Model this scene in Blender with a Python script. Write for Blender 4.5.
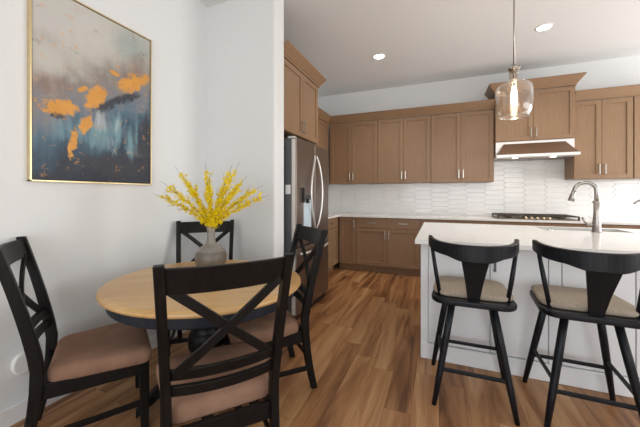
import bpy, bmesh, math, random
from mathutils import Vector, Matrix
from math import pi, sin, cos, radians

for o in list(bpy.data.objects):
    bpy.data.objects.remove(o)
scene = bpy.context.scene
COL = scene.collection

# ------------------------------------------------------------------ camera
cam_d = bpy.data.cameras.new('camera')
cam_d.sensor_width = 36.0
cam_d.lens = 298.1 / 640 * 36.0
cam_d.shift_y = -18.9 / 640
cam_d.clip_start = 0.05
cam = bpy.data.objects.new('camera', cam_d)
COL.objects.link(cam)
cam.location = (0, 0, 1.25)
cam.rotation_euler = (pi / 2, 0, radians(21.75))
scene.camera = cam

# ------------------------------------------------------------------ world, window light, exposure
world = bpy.data.worlds.new('daylight_sky')
scene.world = world
world.use_nodes = True
bg = world.node_tree.nodes['Background']
bg.inputs['Color'].default_value = (0.86, 0.93, 1.0, 1)
bg.inputs['Strength'].default_value = 1.3

def area_light(name, loc, direction, sx, sy, power, color):
    d = bpy.data.lights.new(name, 'AREA')
    d.shape = 'RECTANGLE'; d.size = sx; d.size_y = sy
    d.energy = power; d.color = color
    o = bpy.data.objects.new(name, d); COL.objects.link(o)
    o.location = loc
    o.rotation_euler = Vector(direction).to_track_quat('-Z', 'Y').to_euler()
    return o

# daylight entering by the glazed rear wall and by the side window, plus an added kitchen fill
area_light('daylight_rear_window', (0.7, -2.75, 1.35), (0, 1, 0.0), 4.2, 2.3, 74, (0.96, 0.98, 1.0))
area_light('daylight_side_window', (4.15, 1.0, 1.5), (-1, 0, 0.0), 3.4, 2.2, 45, (1.0, 0.98, 0.95))
area_light('added_kitchen_fill', (4.15, 4.1, 1.6), (-1, 0, 0.0), 1.6, 1.5, 72, (1.0, 0.98, 0.95))  # unseen window light, added to brighten the kitchen and its ceiling

vs = scene.view_settings
vs.view_transform = 'Standard'
vs.look = 'None'
vs.gamma = 1.0
vs.use_curve_mapping = False
vs.exposure = 0.10

# ================================================================== helpers
class MB:
    """collects shapes and links them as one mesh object"""
    def __init__(self):
        self.bm = bmesh.new()

    def box(self, x0, x1, y0, y1, z0, z1, bevel=0.0, seg=1, M=None):
        tmp = bmesh.new()
        bmesh.ops.create_cube(tmp, size=1.0)
        for v in tmp.verts:
            v.co = Vector(((x0 + x1) / 2 + v.co.x * (x1 - x0), (y0 + y1) / 2 + v.co.y * (y1 - y0), (z0 + z1) / 2 + v.co.z * (z1 - z0)))
        if bevel > 0:
            bmesh.ops.bevel(tmp, geom=tmp.edges[:], offset=bevel, segments=seg, profile=0.5, affect='EDGES')
        self._merge(tmp, M)

    def _merge(self, tmp, M=None):
        if M is not None:
            bmesh.ops.transform(tmp, matrix=M, verts=tmp.verts)
        vm = {}
        for v in tmp.verts:
            vm[v] = self.bm.verts.new(v.co)
        for f in tmp.faces:
            try:
                nf = self.bm.faces.new([vm[v] for v in f.verts])
                nf.smooth = f.smooth
            except ValueError:
                pass
        tmp.free()

    def prism(self, pts, z0, z1, bevel=0.0, seg=2, M=None, smooth=False):
        """outline in x,y raised from z0 to z1"""
        tmp = bmesh.new()
        lo = [tmp.verts.new((p[0], p[1], z0)) for p in pts]
        hi = [tmp.verts.new((p[0], p[1], z1)) for p in pts]
        n = len(pts)
        tmp.faces.new(list(reversed(lo))); tmp.faces.new(hi)
        for i in range(n):
            f = tmp.faces.new([lo[i], lo[(i + 1) % n], hi[(i + 1) % n], hi[i]])
        bmesh.ops.recalc_face_normals(tmp, faces=tmp.faces)
        if bevel > 0:
            rim = [e for e in tmp.edges if abs(e.verts[0].co.z - e.verts[1].co.z) < 1e-7]
            bmesh.ops.bevel(tmp, geom=rim, offset=bevel, segments=seg, profile=0.5, affect='EDGES')
        if smooth:
            for f in tmp.faces: f.smooth = True
        self._merge(tmp, M)

    def lathe(self, prof, seg=32, M=None, closed=False):
        """prof: list of (r,z); turned round z"""
        tmp = bmesh.new()
        rings = []
        for r, z in prof:
            if r < 1e-6:
                rings.append([tmp.verts.new((0, 0, z))])
            else:
                rings.append([tmp.verts.new((r * cos(2 * pi * k / seg), r * sin(2 * pi * k / seg), z)) for k in range(seg)])
        pairs = list(zip(rings, rings[1:]))
        if closed: pairs.append((rings[-1], rings[0]))
        for a, b in pairs:
            for k in range(seg):
                k2 = (k + 1) % seg
                if len(a) == 1 and len(b) == 1: continue
                if len(a) == 1: f = tmp.faces.new([a[0], b[k], b[k2]])
                elif len(b) == 1: f = tmp.faces.new([a[k], b[0], a[k2]])
                else: f = tmp.faces.new([a[k], b[k], b[k2], a[k2]])
                f.smooth = True
        if not closed:
            for rg in (rings[0], rings[-1]):
                if len(rg) > 1: tmp.faces.new(rg)
        bmesh.ops.recalc_face_normals(tmp, faces=tmp.faces)
        self._merge(tmp, M)

    def tube(self, pts, rad, seg=10, M=None, flat=None):
        """round tube along pts; rad one number or one per point"""
        pts = [Vector(p) for p in pts]
        n = len(pts)
        rads = rad if isinstance(rad, (list, tuple)) else [rad] * n
        tmp = bmesh.new()
        rings = []
        prev = None
        for i, p in enumerate(pts):
            t = (pts[min(i + 1, n - 1)] - pts[max(i - 1, 0)]).normalized()
            if prev is None:
                u = t.orthogonal().normalized()
            else:
                u = (prev - t * prev.dot(t)).normalized()
            prev = u
            w = t.cross(u)
            rings.append([tmp.verts.new(p + (u * cos(2 * pi * k / seg) + w * sin(2 * pi * k / seg)) * rads[i]) for k in range(seg)])
        for a, b in zip(rings, rings[1:]):
            for k in range(seg):
                f = tmp.faces.new([a[k], a[(k + 1) % seg], b[(k + 1) % seg], b[k]])
                f.smooth = True
        tmp.faces.new(list(reversed(rings[0]))); tmp.faces.new(rings[-1])
        bmesh.ops.recalc_face_normals(tmp, faces=tmp.faces)
        self._merge(tmp, M)

    def strip(self, secs, bevel=0.0, smooth=False, M=None):
        """skin through a list of equal-length closed sections (lists of points)"""
        tmp = bmesh.new()
        rings = [[tmp.verts.new(p) for p in s] for s in secs]
        m = len(secs[0])
        for a, b in zip(rings, rings[1:]):
            for k in range(m):
                f = tmp.faces.new([a[k], a[(k + 1) % m], b[(k + 1) % m], b[k]])
                f.smooth = smooth
        tmp.faces.new(list(reversed(rings[0]))); tmp.faces.new(rings[-1])
        bmesh.ops.recalc_face_normals(tmp, faces=tmp.faces)
        if bevel > 0:
            bmesh.ops.bevel(tmp, geom=[e for e in tmp.edges if e.is_manifold and e.calc_face_angle(0) > 0.9], offset=bevel, segments=2, profile=0.5, affect='EDGES')
        self._merge(tmp, M)

    def bar(self, a, b, w, d, up=(0, 0, 1), bevel=0.002, w2=None, d2=None):
        """rectangular bar from a to b, w across, d along up's normal"""
        a = Vector(a); b = Vector(b)
        t = (b - a).normalized()
        u = t.cross(Vector(up)).normalized()
        v = u.cross(t)
        w2 = w if w2 is None else w2; d2 = d if d2 is None else d2
        def sec(p, ww, dd):
            return [p + u * ww / 2 + v * dd / 2, p - u * ww / 2 + v * dd / 2, p - u * ww / 2 - v * dd / 2, p + u * ww / 2 - v * dd / 2]
        self.strip([sec(a, w, d), sec(b, w2, d2)], bevel=bevel)

    def build(self, name, m, parent=None, loc=None, rot=None):
        me = bpy.data.meshes.new(name)
        self.bm.to_mesh(me); self.bm.free()
        me.materials.append(m)
        o = bpy.data.objects.new(name, me)
        COL.objects.link(o)
        if parent: o.parent = parent
        if loc: o.location = loc
        if rot: o.rotation_euler = rot
        return o

def tag(o, label, cat, group=None):
    o['label'] = label; o['category'] = cat
    if group: o['group'] = group
    return o

def thing(name, label, cat, loc=(0, 0, 0), rz=0.0, group=None):
    o = bpy.data.objects.new(name, None)
    COL.objects.link(o)
    o.empty_display_size = 0.1
    o.location = loc; o.rotation_euler = (0, 0, rz)
    return tag(o, label, cat, group)

def struct(name, mb, m):
    o = mb.build(name, m); o['kind'] = 'structure'
    return o

def dup(root, loc, rz, label, group=None):
    r = root.copy(); COL.objects.link(r)
    r.location = loc; r.rotation_euler = (0, 0, rz)
    r['label'] = label
    if group: r['group'] = group
    for ch in list(root.children):
        c = ch.copy(); COL.objects.link(c); c.parent = r
        for g in list(ch.children):
            d = g.copy(); COL.objects.link(d); d.parent = c
    return r

# ================================================================== materials
def new_mat(name):
    m = bpy.data.materials.new(name); m.use_nodes = True
    nt = m.node_tree
    return m, nt, nt.nodes['Principled BSDF']

def N(nt, t, **kw):
    n = nt.nodes.new(t)
    for k, v in kw.items():
        if k.startswith('i_'): n.inputs[k[2:].replace('_', ' ')].default_value = v
        else: setattr(n, k, v)
    return n

def ramp(nt, fac, stops):
    r = nt.nodes.new('ShaderNodeValToRGB')
    el = r.color_ramp.elements
    while len(el) < len(stops): el.new(0.5)
    for e, (p, c) in zip(el, stops):
        e.position = p; e.color = (*c, 1)
    nt.links.new(fac, r.inputs['Fac'])
    return r.outputs['Color']

def math_n(nt, op, a, b=None, c=None):
    n = nt.nodes.new('ShaderNodeMath'); n.operation = op
    for i, x in enumerate((a, b, c)):
        if x is None: continue
        if isinstance(x, (int, float)): n.inputs[i].default_value = x
        else: nt.links.new(x, n.inputs[i])
    return n.outputs[0]

def mixc(nt, fac, a, b, mode='MIX'):
    n = nt.nodes.new('ShaderNodeMix'); n.data_type = 'RGBA'; n.blend_type = mode
    for s, x in (('Factor', fac), ('A', a), ('B', b)):
        sock = [i for i in n.inputs if i.name == s and (i.type == 'VALUE' if s == 'Factor' else i.type == 'RGBA')][0]
        if isinstance(x, (int, float)): sock.default_value = x
        elif isinstance(x, tuple): sock.default_value = (*x, 1)
        else: nt.links.new(x, sock)
    return [o for o in n.outputs if o.type == 'RGBA'][0]

def coords(nt, scale=(1, 1, 1), kind='Object'):
    tc = nt.nodes.new('ShaderNodeTexCoord')
    mp = nt.nodes.new('ShaderNodeMapping')
    mp.inputs['Scale'].default_value = scale
    nt.links.new(tc.outputs[kind], mp.inputs['Vector'])
    return mp.outputs['Vector']

def noise(nt, vec, scale, detail=3.0, rough=0.5, dist=0.0):
    n = nt.nodes.new('ShaderNodeTexNoise')
    n.inputs['Scale'].default_value = scale; n.inputs['Detail'].default_value = detail
    n.inputs['Roughness'].default_value = rough; n.inputs['Distortion'].default_value = dist
    if vec is not None: nt.links.new(vec, n.inputs['Vector'])
    return n.outputs['Fac']

def bump(nt, b, h, strength=0.2, dist=0.01):
    n = nt.nodes.new('ShaderNodeBump')
    n.inputs['Strength'].default_value = strength; n.inputs['Distance'].default_value = dist
    nt.links.new(h, n.inputs['Height']); nt.links.new(n.outputs['Normal'], b.inputs['Normal'])

def simple(name, col, rough=0.5, metal=0.0, var=0.06, scale=30.0, stretch=(1, 1, 1), bmp=0.0, spec=0.5):
    m, nt, b = new_mat(name)
    v = coords(nt, stretch)
    f = noise(nt, v, scale)
    lo = tuple(max(0, c * (1 - var)) for c in col); hi = tuple(min(1, c * (1 + var)) for c in col)
    nt.links.new(ramp(nt, f, [(0.3, lo), (0.7, hi)]), b.inputs['Base Color'])
    b.inputs['Roughness'].default_value = rough; b.inputs['Metallic'].default_value = metal
    b.inputs['Specular IOR Level'].default_value = spec
    if bmp: bump(nt, b, f, bmp, 0.003)
    return m

def wood(name, c0, c1, c2, stretch=(22, 22, 1.6), rough=0.42, scale=3.0, spec=0.5):
    m, nt, b = new_mat(name)
    v = coords(nt, stretch)
    f = noise(nt, v, scale, 5, 0.6, 0.6)
    f2 = noise(nt, coords(nt, (3, 3, 0.7)), 2.0, 2)
    c = ramp(nt, f, [(0.25, c0), (0.5, c1), (0.78, c2)])
    c = mixc(nt, math_n(nt, 'MULTIPLY', f2, 0.35), c, c0)
    nt.links.new(c, b.inputs['Base Color'])
    b.inputs['Roughness'].default_value = rough
    b.inputs['Specular IOR Level'].default_value = spec
    bump(nt, b, f, 0.08, 0.002)
    return m

M = {}
M['wall'] = simple('wall_paint', (0.785, 0.80, 0.80), 0.75, var=0.012, scale=60, bmp=0.03)
M['ceiling'] = simple('ceiling_paint', (0.81, 0.82, 0.825), 0.85, var=0.012, scale=60, bmp=0.03)
M['trim'] = simple('trim_paint', (0.82, 0.82, 0.82), 0.45, var=0.01)
M['cabinet'] = wood('stained_maple', (0.235, 0.136, 0.072), (0.272, 0.162, 0.088), (0.308, 0.19, 0.107))
M['quartz'] = simple('white_quartz', (0.80, 0.79, 0.775), 0.16, var=0.035, scale=14)
M['island'] = simple('island_white_paint', (0.76, 0.775, 0.79), 0.4, var=0.01)
M['grout'] = simple('grey_grout', (0.82, 0.82, 0.81), 0.6, var=0.03)
M['steel'] = simple('brushed_steel', (0.50, 0.475, 0.45), 0.27, 1.0, var=0.05, scale=8, stretch=(1, 1, 60))
M['fridge_steel'] = simple('fridge_steel', (0.22, 0.175, 0.15), 0.34, 0.8, var=0.05, scale=8, stretch=(60, 1, 1))  # stainless; brown reflections of the wood are put into the base colour
M['brown_reflection_steel'] = simple('steel_with_brown_reflection', (0.27, 0.175, 0.12), 0.3, 0.9, var=0.06, scale=8, stretch=(1, 60, 60))  # plain stainless with the warm brown reflection tinted into its colour
M['faucet_metal'] = simple('brushed_faucet_metal', (0.36, 0.34, 0.315), 0.3, 1.0, var=0.05)
M['dark_steel'] = simple('dark_cooktop_steel', (0.16, 0.13, 0.10), 0.35, 0.8, var=0.1)
M['bright_reflection_steel'] = simple('steel_with_bright_reflection', (0.80, 0.79, 0.77), 0.35, 0.55, var=0.03)  # same stainless, bright white reflections painted in as a pale base colour
M['nickel'] = simple('satin_nickel', (0.45, 0.42, 0.38), 0.32, 1.0, var=0.03)
M['chrome'] = simple('polished_chrome', (0.83, 0.82, 0.80), 0.1, 1.0, var=0.02)
M['dark_grey'] = simple('dark_grey_enamel', (0.10, 0.105, 0.115), 0.45, var=0.05)
M['light_grey'] = simple('light_grey_edge', (0.62, 0.59, 0.54), 0.4, var=0.03)
M['black_plastic'] = simple('black_plastic', (0.018, 0.017, 0.016), 0.35, var=0.1)
M['cast_iron'] = simple('cast_iron', (0.05, 0.036, 0.024), 0.5, 0.2, var=0.15)
M['brass'] = simple('bronze_brass', (0.62, 0.50, 0.34), 0.3, 1.0, var=0.05)
M['white_plastic'] = simple('white_plastic', (0.84, 0.84, 0.83), 0.35, var=0.01)
M['blue_panel'] = simple('pale_blue_panel', (0.58, 0.70, 0.78), 0.3, var=0.02)
M['gold'] = simple('gold_frame_metal', (0.72, 0.58, 0.34), 0.38, 0.85, var=0.05)
M['frame_black'] = simple('dark_frame_metal', (0.06, 0.05, 0.04), 0.4, var=0.05)
M['stool_black'] = wood('black_stained_ash', (0.005, 0.006, 0.008), (0.008, 0.009, 0.012), (0.015, 0.017, 0.023), rough=0.42, spec=0.24)
M['chair_black'] = wood('worn_black_paint', (0.0035, 0.003, 0.003), (0.006, 0.0052, 0.005), (0.014, 0.012, 0.011), rough=0.42, spec=0.2)
M['table_navy'] = simple('dark_navy_paint', (0.008, 0.012, 0.022), 0.42, var=0.15, spec=0.3)
M['suede'] = simple('brown_microsuede', (0.27, 0.155, 0.105), 0.9, var=0.14, scale=9, bmp=0.1, spec=0.2)
M['linen'] = simple('taupe_cushion_fabric', (0.34, 0.285, 0.225), 0.9, var=0.12, scale=70, bmp=0.15, spec=0.2)
M['stem'] = simple('brown_twig', (0.12, 0.085, 0.05), 0.7, var=0.2)
def petal_mat():
    m, nt, b = new_mat('yellow_blossom')
    f = noise(nt, coords(nt), 45)
    c = ramp(nt, f, [(0.3, (0.92, 0.68, 0.012)), (0.7, (1.0, 0.90, 0.04))])
    nt.links.new(c, b.inputs['Base Color']); b.inputs['Roughness'].default_value = 0.7; b.inputs['Specular IOR Level'].default_value = 0.1
    tl = nt.nodes.new('ShaderNodeBsdfTranslucent'); nt.links.new(c, tl.inputs['Color'])
    mx = nt.nodes.new('ShaderNodeMixShader'); mx.inputs[0].default_value = 0.4
    nt.links.new(b.outputs[0], mx.inputs[1]); nt.links.new(tl.outputs[0], mx.inputs[2])
    nt.links.new(mx.outputs[0], nt.nodes['Material Output'].inputs['Surface'])
    return m
M['blossom'] = petal_mat()

# glazed picket tile: a little colour and gloss variation
def tile_mat():
    m, nt, b = new_mat('white_glazed_tile')
    f = noise(nt, coords(nt, (3.2, 1, 13)), 1.0, 1)
    nt.links.new(ramp(nt, f, [(0.3, (0.83, 0.83, 0.82)), (0.7, (0.87, 0.87, 0.86))]), b.inputs['Base Color'])
    b.inputs['Roughness'].default_value = 0.12
    f2 = noise(nt, coords(nt, (4, 1, 9)), 1.3, 2)
    bump(nt, b, f2, 0.15, 0.02)
    return m
M['tile'] = tile_mat()

def floor_mat():
    m, nt, b = new_mat('wood_plank_floor')
    tc = nt.nodes.new('ShaderNodeTexCoord')
    sx = nt.nodes.new('ShaderNodeSeparateXYZ'); nt.links.new(tc.outputs['Object'], sx.inputs[0])
    W, Ln = 0.150, 1.22
    xr = math_n(nt, 'DIVIDE', sx.outputs[0], W)
    row = math_n(nt, 'FLOOR', xr)
    wn = nt.nodes.new('ShaderNodeTexWhiteNoise'); wn.noise_dimensions = '1D'; nt.links.new(row, wn.inputs['W'])
    yr = math_n(nt, 'ADD', math_n(nt, 'DIVIDE', sx.outputs[1], Ln), math_n(nt, 'MULTIPLY', wn.outputs['Value'], 7.3))
    idx = math_n(nt, 'FLOOR', yr)
    wn2 = nt.nodes.new('ShaderNodeTexWhiteNoise'); wn2.noise_dimensions = '2D'
    cb = nt.nodes.new('ShaderNodeCombineXYZ'); nt.links.new(row, cb.inputs[0]); nt.links.new(idx, cb.inputs[1])
    nt.links.new(cb.outputs[0], wn2.inputs['Vector'])
    rnd = wn2.outputs['Value']
    # grain, offset per plank
    off = nt.nodes.new('ShaderNodeCombineXYZ')
    nt.links.new(math_n(nt, 'MULTIPLY', rnd, 37.0), off.inputs[0]); nt.links.new(math_n(nt, 'MULTIPLY', rnd, 91.0), off.inputs[1])
    va = nt.nodes.new('ShaderNodeVectorMath'); va.operation = 'ADD'
    nt.links.new(tc.outputs['Object'], va.inputs[0]); nt.links.new(off.outputs[0], va.inputs[1])
    mp = nt.nodes.new('ShaderNodeMapping'); mp.inputs['Scale'].default_value = (1.0, 0.085, 1.0)
    nt.links.new(va.outputs[0], mp.inputs['Vector'])
    g1 = noise(nt, mp.outputs[0], 9.0, 4, 0.55, 1.2)
    g2 = noise(nt, mp.outputs[0], 70.0, 3, 0.6, 0.3)
    t = math_n(nt, 'ADD', math_n(nt, 'MULTIPLY', rnd, 0.36), math_n(nt, 'ADD', math_n(nt, 'MULTIPLY', math_n(nt, 'SUBTRACT', g1, 0.5), 1.5), 0.40))
    t = math_n(nt, 'ADD', t, math_n(nt, 'MULTIPLY', math_n(nt, 'SUBTRACT', g2, 0.5), 0.18))
    c = ramp(nt, t, [(0.22, (0.115, 0.045, 0.016)), (0.42, (0.25, 0.110, 0.042)), (0.62, (0.38, 0.185, 0.076)), (0.9, (0.52, 0.30, 0.145))])
    # seams
    fx = math_n(nt, 'FRACT', xr); fy = math_n(nt, 'FRACT', yr)
    ex = math_n(nt, 'MINIMUM', fx, math_n(nt, 'SUBTRACT', 1.0, fx))
    ey = math_n(nt, 'MINIMUM', fy, math_n(nt, 'SUBTRACT', 1.0, fy))
    sm = math_n(nt, 'MAXIMUM', math_n(nt, 'LESS_THAN', ex, 0.010), math_n(nt, 'LESS_THAN', ey, 0.0015))
    c = mixc(nt, math_n(nt, 'MULTIPLY', sm, 0.4), c, (0.05, 0.022, 0.01))
    nt.links.new(c, b.inputs['Base Color'])
    b.inputs['Roughness'].default_value = 0.36
    b.inputs['Specular IOR Level'].default_value = 0.4
    bump(nt, b, math_n(nt, 'SUBTRACT', math_n(nt, 'MULTIPLY', g2, 0.3), sm), 0.12, 0.003)
    return m
M['floor'] = floor_mat()

def pine_mat():
    m, nt, b = new_mat('honey_pine_top')
    tc = nt.nodes.new('ShaderNodeTexCoord')
    mp = nt.nodes.new('ShaderNodeMapping'); mp.inputs['Rotation'].default_value = (0, 0, radians(-35))
    nt.links.new(tc.outputs['Object'], mp.inputs['Vector'])
    sx = nt.nodes.new('ShaderNodeSeparateXYZ'); nt.links.new(mp.outputs[0], sx.inputs[0])
    row = math_n(nt, 'FLOOR', math_n(nt, 'DIVIDE', sx.outputs[1], 0.085))
    wn = nt.nodes.new('ShaderNodeTexWhiteNoise'); wn.noise_dimensions = '1D'; nt.links.new(row, wn.inputs['W'])
    m2 = nt.nodes.new('ShaderNodeMapping'); m2.inputs['Scale'].default_value = (1.2, 16, 16); nt.links.new(mp.outputs[0], m2.inputs['Vector'])
    g = noise(nt, m2.outputs[0], 2.2, 4, 0.55, 1.0)
    t = math_n(nt, 'ADD', math_n(nt, 'MULTIPLY', wn.outputs['Value'], 0.30), math_n(nt, 'MULTIPLY', g, 0.75))
    c = ramp(nt, t, [(0.2, (0.44, 0.235, 0.075)), (0.5, (0.60, 0.365, 0.145)), (0.85, (0.72, 0.485, 0.23))])
    nt.links.new(c, b.inputs['Base Color'])
    b.inputs['Roughness'].default_value = 0.28
    return m
M['pine'] = pine_mat()

def vase_mat():
    m, nt, b = new_mat('grey_ceramic_glaze')
    tc = nt.nodes.new('ShaderNodeTexCoord')
    sx = nt.nodes.new('ShaderNodeSeparateXYZ'); nt.links.new(tc.outputs['Object'], sx.inputs[0])
    f = noise(nt, coords(nt, (1, 1, 3)), 22, 4)
    upper = mixc(nt, f, (0.17, 0.155, 0.135), (0.30, 0.28, 0.255))
    lower = mixc(nt, f, (0.105, 0.092, 0.072), (0.19, 0.168, 0.135))
    c = mixc(nt, math_n(nt, 'GREATER_THAN', sx.outputs[2], 0.128), lower, upper)
    nt.links.new(c, b.inputs['Base Color']); b.inputs['Roughness'].default_value = 0.42
    b.inputs['Metallic'].default_value = 0.15
    bump(nt, b, f, 0.15, 0.004)
    return m
M['vase'] = vase_mat()

def canvas_mat():
    """loose abstract paint: pale greys above, blue black below, orange dashes on a rising diagonal; object y runs across, z up"""
    m, nt, b = new_mat('abstract_canvas')
    tc = nt.nodes.new('ShaderNodeTexCoord')
    v = tc.outputs['Object']
    n1 = noise(nt, v, 3.0, 5, 0.55, 0.8)
    n2 = noise(nt, v, 11.0, 6, 0.65, 0.6)
    n3 = noise(nt, v, 6.0, 6, 0.62, 1.0)
    n4 = noise(nt, v, 2.2, 3, 0.5, 0.5)
    n5 = noise(nt, v, 19.0, 6, 0.7, 0.4)
    sx = nt.nodes.new('ShaderNodeSeparateXYZ'); nt.links.new(v, sx.inputs[0])
    wob = lambda n, k: math_n(nt, 'MULTIPLY', math_n(nt, 'SUBTRACT', n, 0.5), k)
    u = math_n(nt, 'ADD', math_n(nt, 'DIVIDE', sx.outputs[1], 0.76), wob(n3, 0.10))
    w = math_n(nt, 'ADD', math_n(nt, 'DIVIDE', sx.outputs[2], 1.14), wob(n2, 0.06))
    mp = nt.nodes.new('ShaderNodeMapping'); mp.inputs['Scale'].default_value = (1, 8, 1.2); nt.links.new(v, mp.inputs['Vector'])
    ns = noise(nt, mp.outputs[0], 1.7, 5, 0.6, 0.8)
    def blob(cu, cw, ru, rw, rot=0.0):
        du = math_n(nt, 'SUBTRACT', u, cu); dw = math_n(nt, 'SUBTRACT', w, cw)
        c_, s_ = cos(rot), sin(rot)
        a = math_n(nt, 'ADD', math_n(nt, 'MULTIPLY', du, c_ / ru), math_n(nt, 'MULTIPLY', dw, s_ / ru))
        e = math_n(nt, 'ADD', math_n(nt, 'MULTIPLY', du, -s_ / rw), math_n(nt, 'MULTIPLY', dw, c_ / rw))
        r2 = math_n(nt, 'ADD', math_n(nt, 'MULTIPLY', a, a), math_n(nt, 'MULTIPLY', e, e))
        return math_n(nt, 'MAXIMUM', math_n(nt, 'SUBTRACT', 1.0, r2), 0.0)
    def cover(blobs, n, k, lo, hi):
        f = blob(*blobs[0])
        for q in blobs[1:]: f = math_n(nt, 'MAXIMUM', f, blob(*q))
        t = math_n(nt, 'ADD', f, math_n(nt, 'MULTIPLY', wob(n, k), 1.0))
        mr = nt.nodes.new('ShaderNodeMapRange'); mr.inputs['From Min'].default_value = lo; mr.inputs['From Max'].default_value = hi
        nt.links.new(t, mr.inputs['Value'])
        return mr.outputs['Result']
    band = math_n(nt, 'SUBTRACT', w, math_n(nt, 'ADD', 0.36, math_n(nt, 'MULTIPLY', u, 0.30)))
    t = math_n(nt, 'ADD', math_n(nt, 'ADD', band, wob(n1, 0.55)), wob(ns, 0.30))
    c = ramp(nt, math_n(nt, 'ADD', t, 0.5), [(0.12, (0.010, 0.017, 0.034)), (0.24, (0.030, 0.070, 0.115)), (0.36, (0.085, 0.155, 0.215)), (0.46, (0.20, 0.21, 0.24)), (0.58, (0.27, 0.235, 0.21)), (0.72, (0.46, 0.435, 0.39)), (0.90, (0.56, 0.545, 0.51))])
    c = mixc(nt, math_n(nt, 'MULTIPLY', cover([(0.38, 0.80, .34, .20, .5), (.10, .62, .2, .12)], n4, 1.4, .2, 1.0), 0.75), c, (0.60, 0.58, 0.54))
    c = mixc(nt, math_n(nt, 'MULTIPLY', cover([(0.80, 0.90, .3, .16)], n4, 1.2, .2, 1.0), 0.6), c, (0.27, 0.36, 0.34))
    c = mixc(nt, math_n(nt, 'MULTIPLY', cover([(0.82, 0.76, .22, .12, .6), (.12, .50, .2, .08)], n2, 1.6, .3, 1.1), 0.5), c, (0.25, 0.13, 0.09))
    c = mixc(nt, math_n(nt, 'MULTIPLY', cover([(0.62, 0.32, .26, .20), (.78, .30, .10, .24), (.35, .28, .3, .12)], ns, 2.6, .55, 1.2), 0.7), c, (0.20, 0.38, 0.42))
    c = mixc(nt, math_n(nt, 'MULTIPLY', cover([(0.50, 0.36, .24, .10), (.58, .24, .06, .16)], ns, 3.0, .75, 1.5), 0.75), c, (0.52, 0.55, 0.56))
    c = mixc(nt, math_n(nt, 'MULTIPLY', cover([(0.62, 0.50, .30, .045, .42), (.93, .30, .12, .26), (.15, .37, .10, .05), (.70, .10, .5, .10)], n2, 2.4, .28, .8), 0.9), c, (0.022, 0.026, 0.040))
    oc = mixc(nt, n3, (0.58, 0.21, 0.02), (0.85, 0.44, 0.07))
    orr = cover([(.19, .385, .19, .055, .10), (.44, .49, .12, .070, .65), (.80, .665, .23, .068, .40), (.36, .32, .05, .08, -.6), (.27, .20, .035, .12, -.15), (.60, .675, .07, .022), (.34, .52, .06, .022, .3)], n5, 2.9, .28, .70)
    c = mixc(nt, math_n(nt, 'MULTIPLY', orr, 0.95), c, oc)
    nt.links.new(c, b.inputs['Base Color']); b.inputs['Roughness'].default_value = 0.5
    bump(nt, b, n2, 0.2, 0.004)
    return m
M['canvas'] = canvas_mat()

def emit(name, col, strength):
    m = bpy.data.materials.new(name); m.use_nodes = True
    nt = m.node_tree; nt.nodes.clear()
    e = nt.nodes.new('ShaderNodeEmission'); e.inputs['Color'].default_value = (*col, 1); e.inputs['Strength'].default_value = strength
    o = nt.nodes.new('ShaderNodeOutputMaterial'); nt.links.new(e.outputs[0], o.inputs['Surface'])
    return m
M['lamp'] = emit('downlight_glow', (1.0, 0.96, 0.90), 12.0)
M['bulb'] = emit('warm_bulb_glow', (1.0, 0.90, 0.74), 18.0)
M['hood_lamp'] = emit('hood_lamp_glow', (1.0, 0.85, 0.62), 10.0)

def glass_mat(name, tint, rough=0.05, base=0.06):
    m = bpy.data.materials.new(name); m.use_nodes = True
    nt = m.node_tree; nt.nodes.clear()
    tr = nt.nodes.new('ShaderNodeBsdfTransparent'); tr.inputs['Color'].default_value = (*tint, 1)
    gl = nt.nodes.new('ShaderNodeBsdfGlossy'); gl.inputs['Roughness'].default_value = rough
    lw = nt.nodes.new('ShaderNodeLayerWeight'); lw.inputs['Blend'].default_value = 0.35
    fac = math_n(nt, 'MINIMUM', math_n(nt, 'ADD', math_n(nt, 'MULTIPLY', lw.outputs['Facing'], 0.6), base), 0.7)
    mx = nt.nodes.new('ShaderNodeMixShader')
    nt.links.new(fac, mx.inputs[0]); nt.links.new(tr.outputs[0], mx.inputs[1]); nt.links.new(gl.outputs[0], mx.inputs[2])
    o = nt.nodes.new('ShaderNodeOutputMaterial'); nt.links.new(mx.outputs[0], o.inputs['Surface'])
    return m
M['glass'] = glass_mat('clear_shade_glass', (0.95, 0.90, 0.85), 0.16, 0.05)
M['glass_rim'] = glass_mat('thick_glass_rim', (0.92, 0.88, 0.82), 0.12, 0.30)
M['window_glass'] = glass_mat('window_glass', (0.97, 0.98, 0.98))

# ================================================================== the room
XL, XR, YB, YR, ZC = -2.16, 4.2, 5.33, -2.8, 3.13
SY, SX, ST = 2.36, -1.381, 0.165        # the short return wall beside the fridge

b = MB(); b.box(XL - .15, XR + .15, YR - .15, YB + .15, -0.1, 0.0); struct('floor', b, M['floor'])
b = MB(); b.box(XL - .15, XR + .15, YR - .15, YB + .15, ZC, ZC + 0.12); struct('ceiling', b, M['ceiling'])
b = MB(); b.box(XL - .15, XL, YR, YB, 0, ZC); struct('wall_left', b, M['wall'])
b = MB(); b.box(XL - .15, XR + .15, YB, YB + .15, 0, ZC); struct('wall_back', b, M['wall'])
b = MB(); b.prism([(XL, SY), (SX - .02, SY), (SX - .006, SY + .006), (SX, SY + .02), (SX, SY + ST), (XL, SY + ST)], 0, ZC)
struct('wall_return', b, M['wall'])
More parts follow.
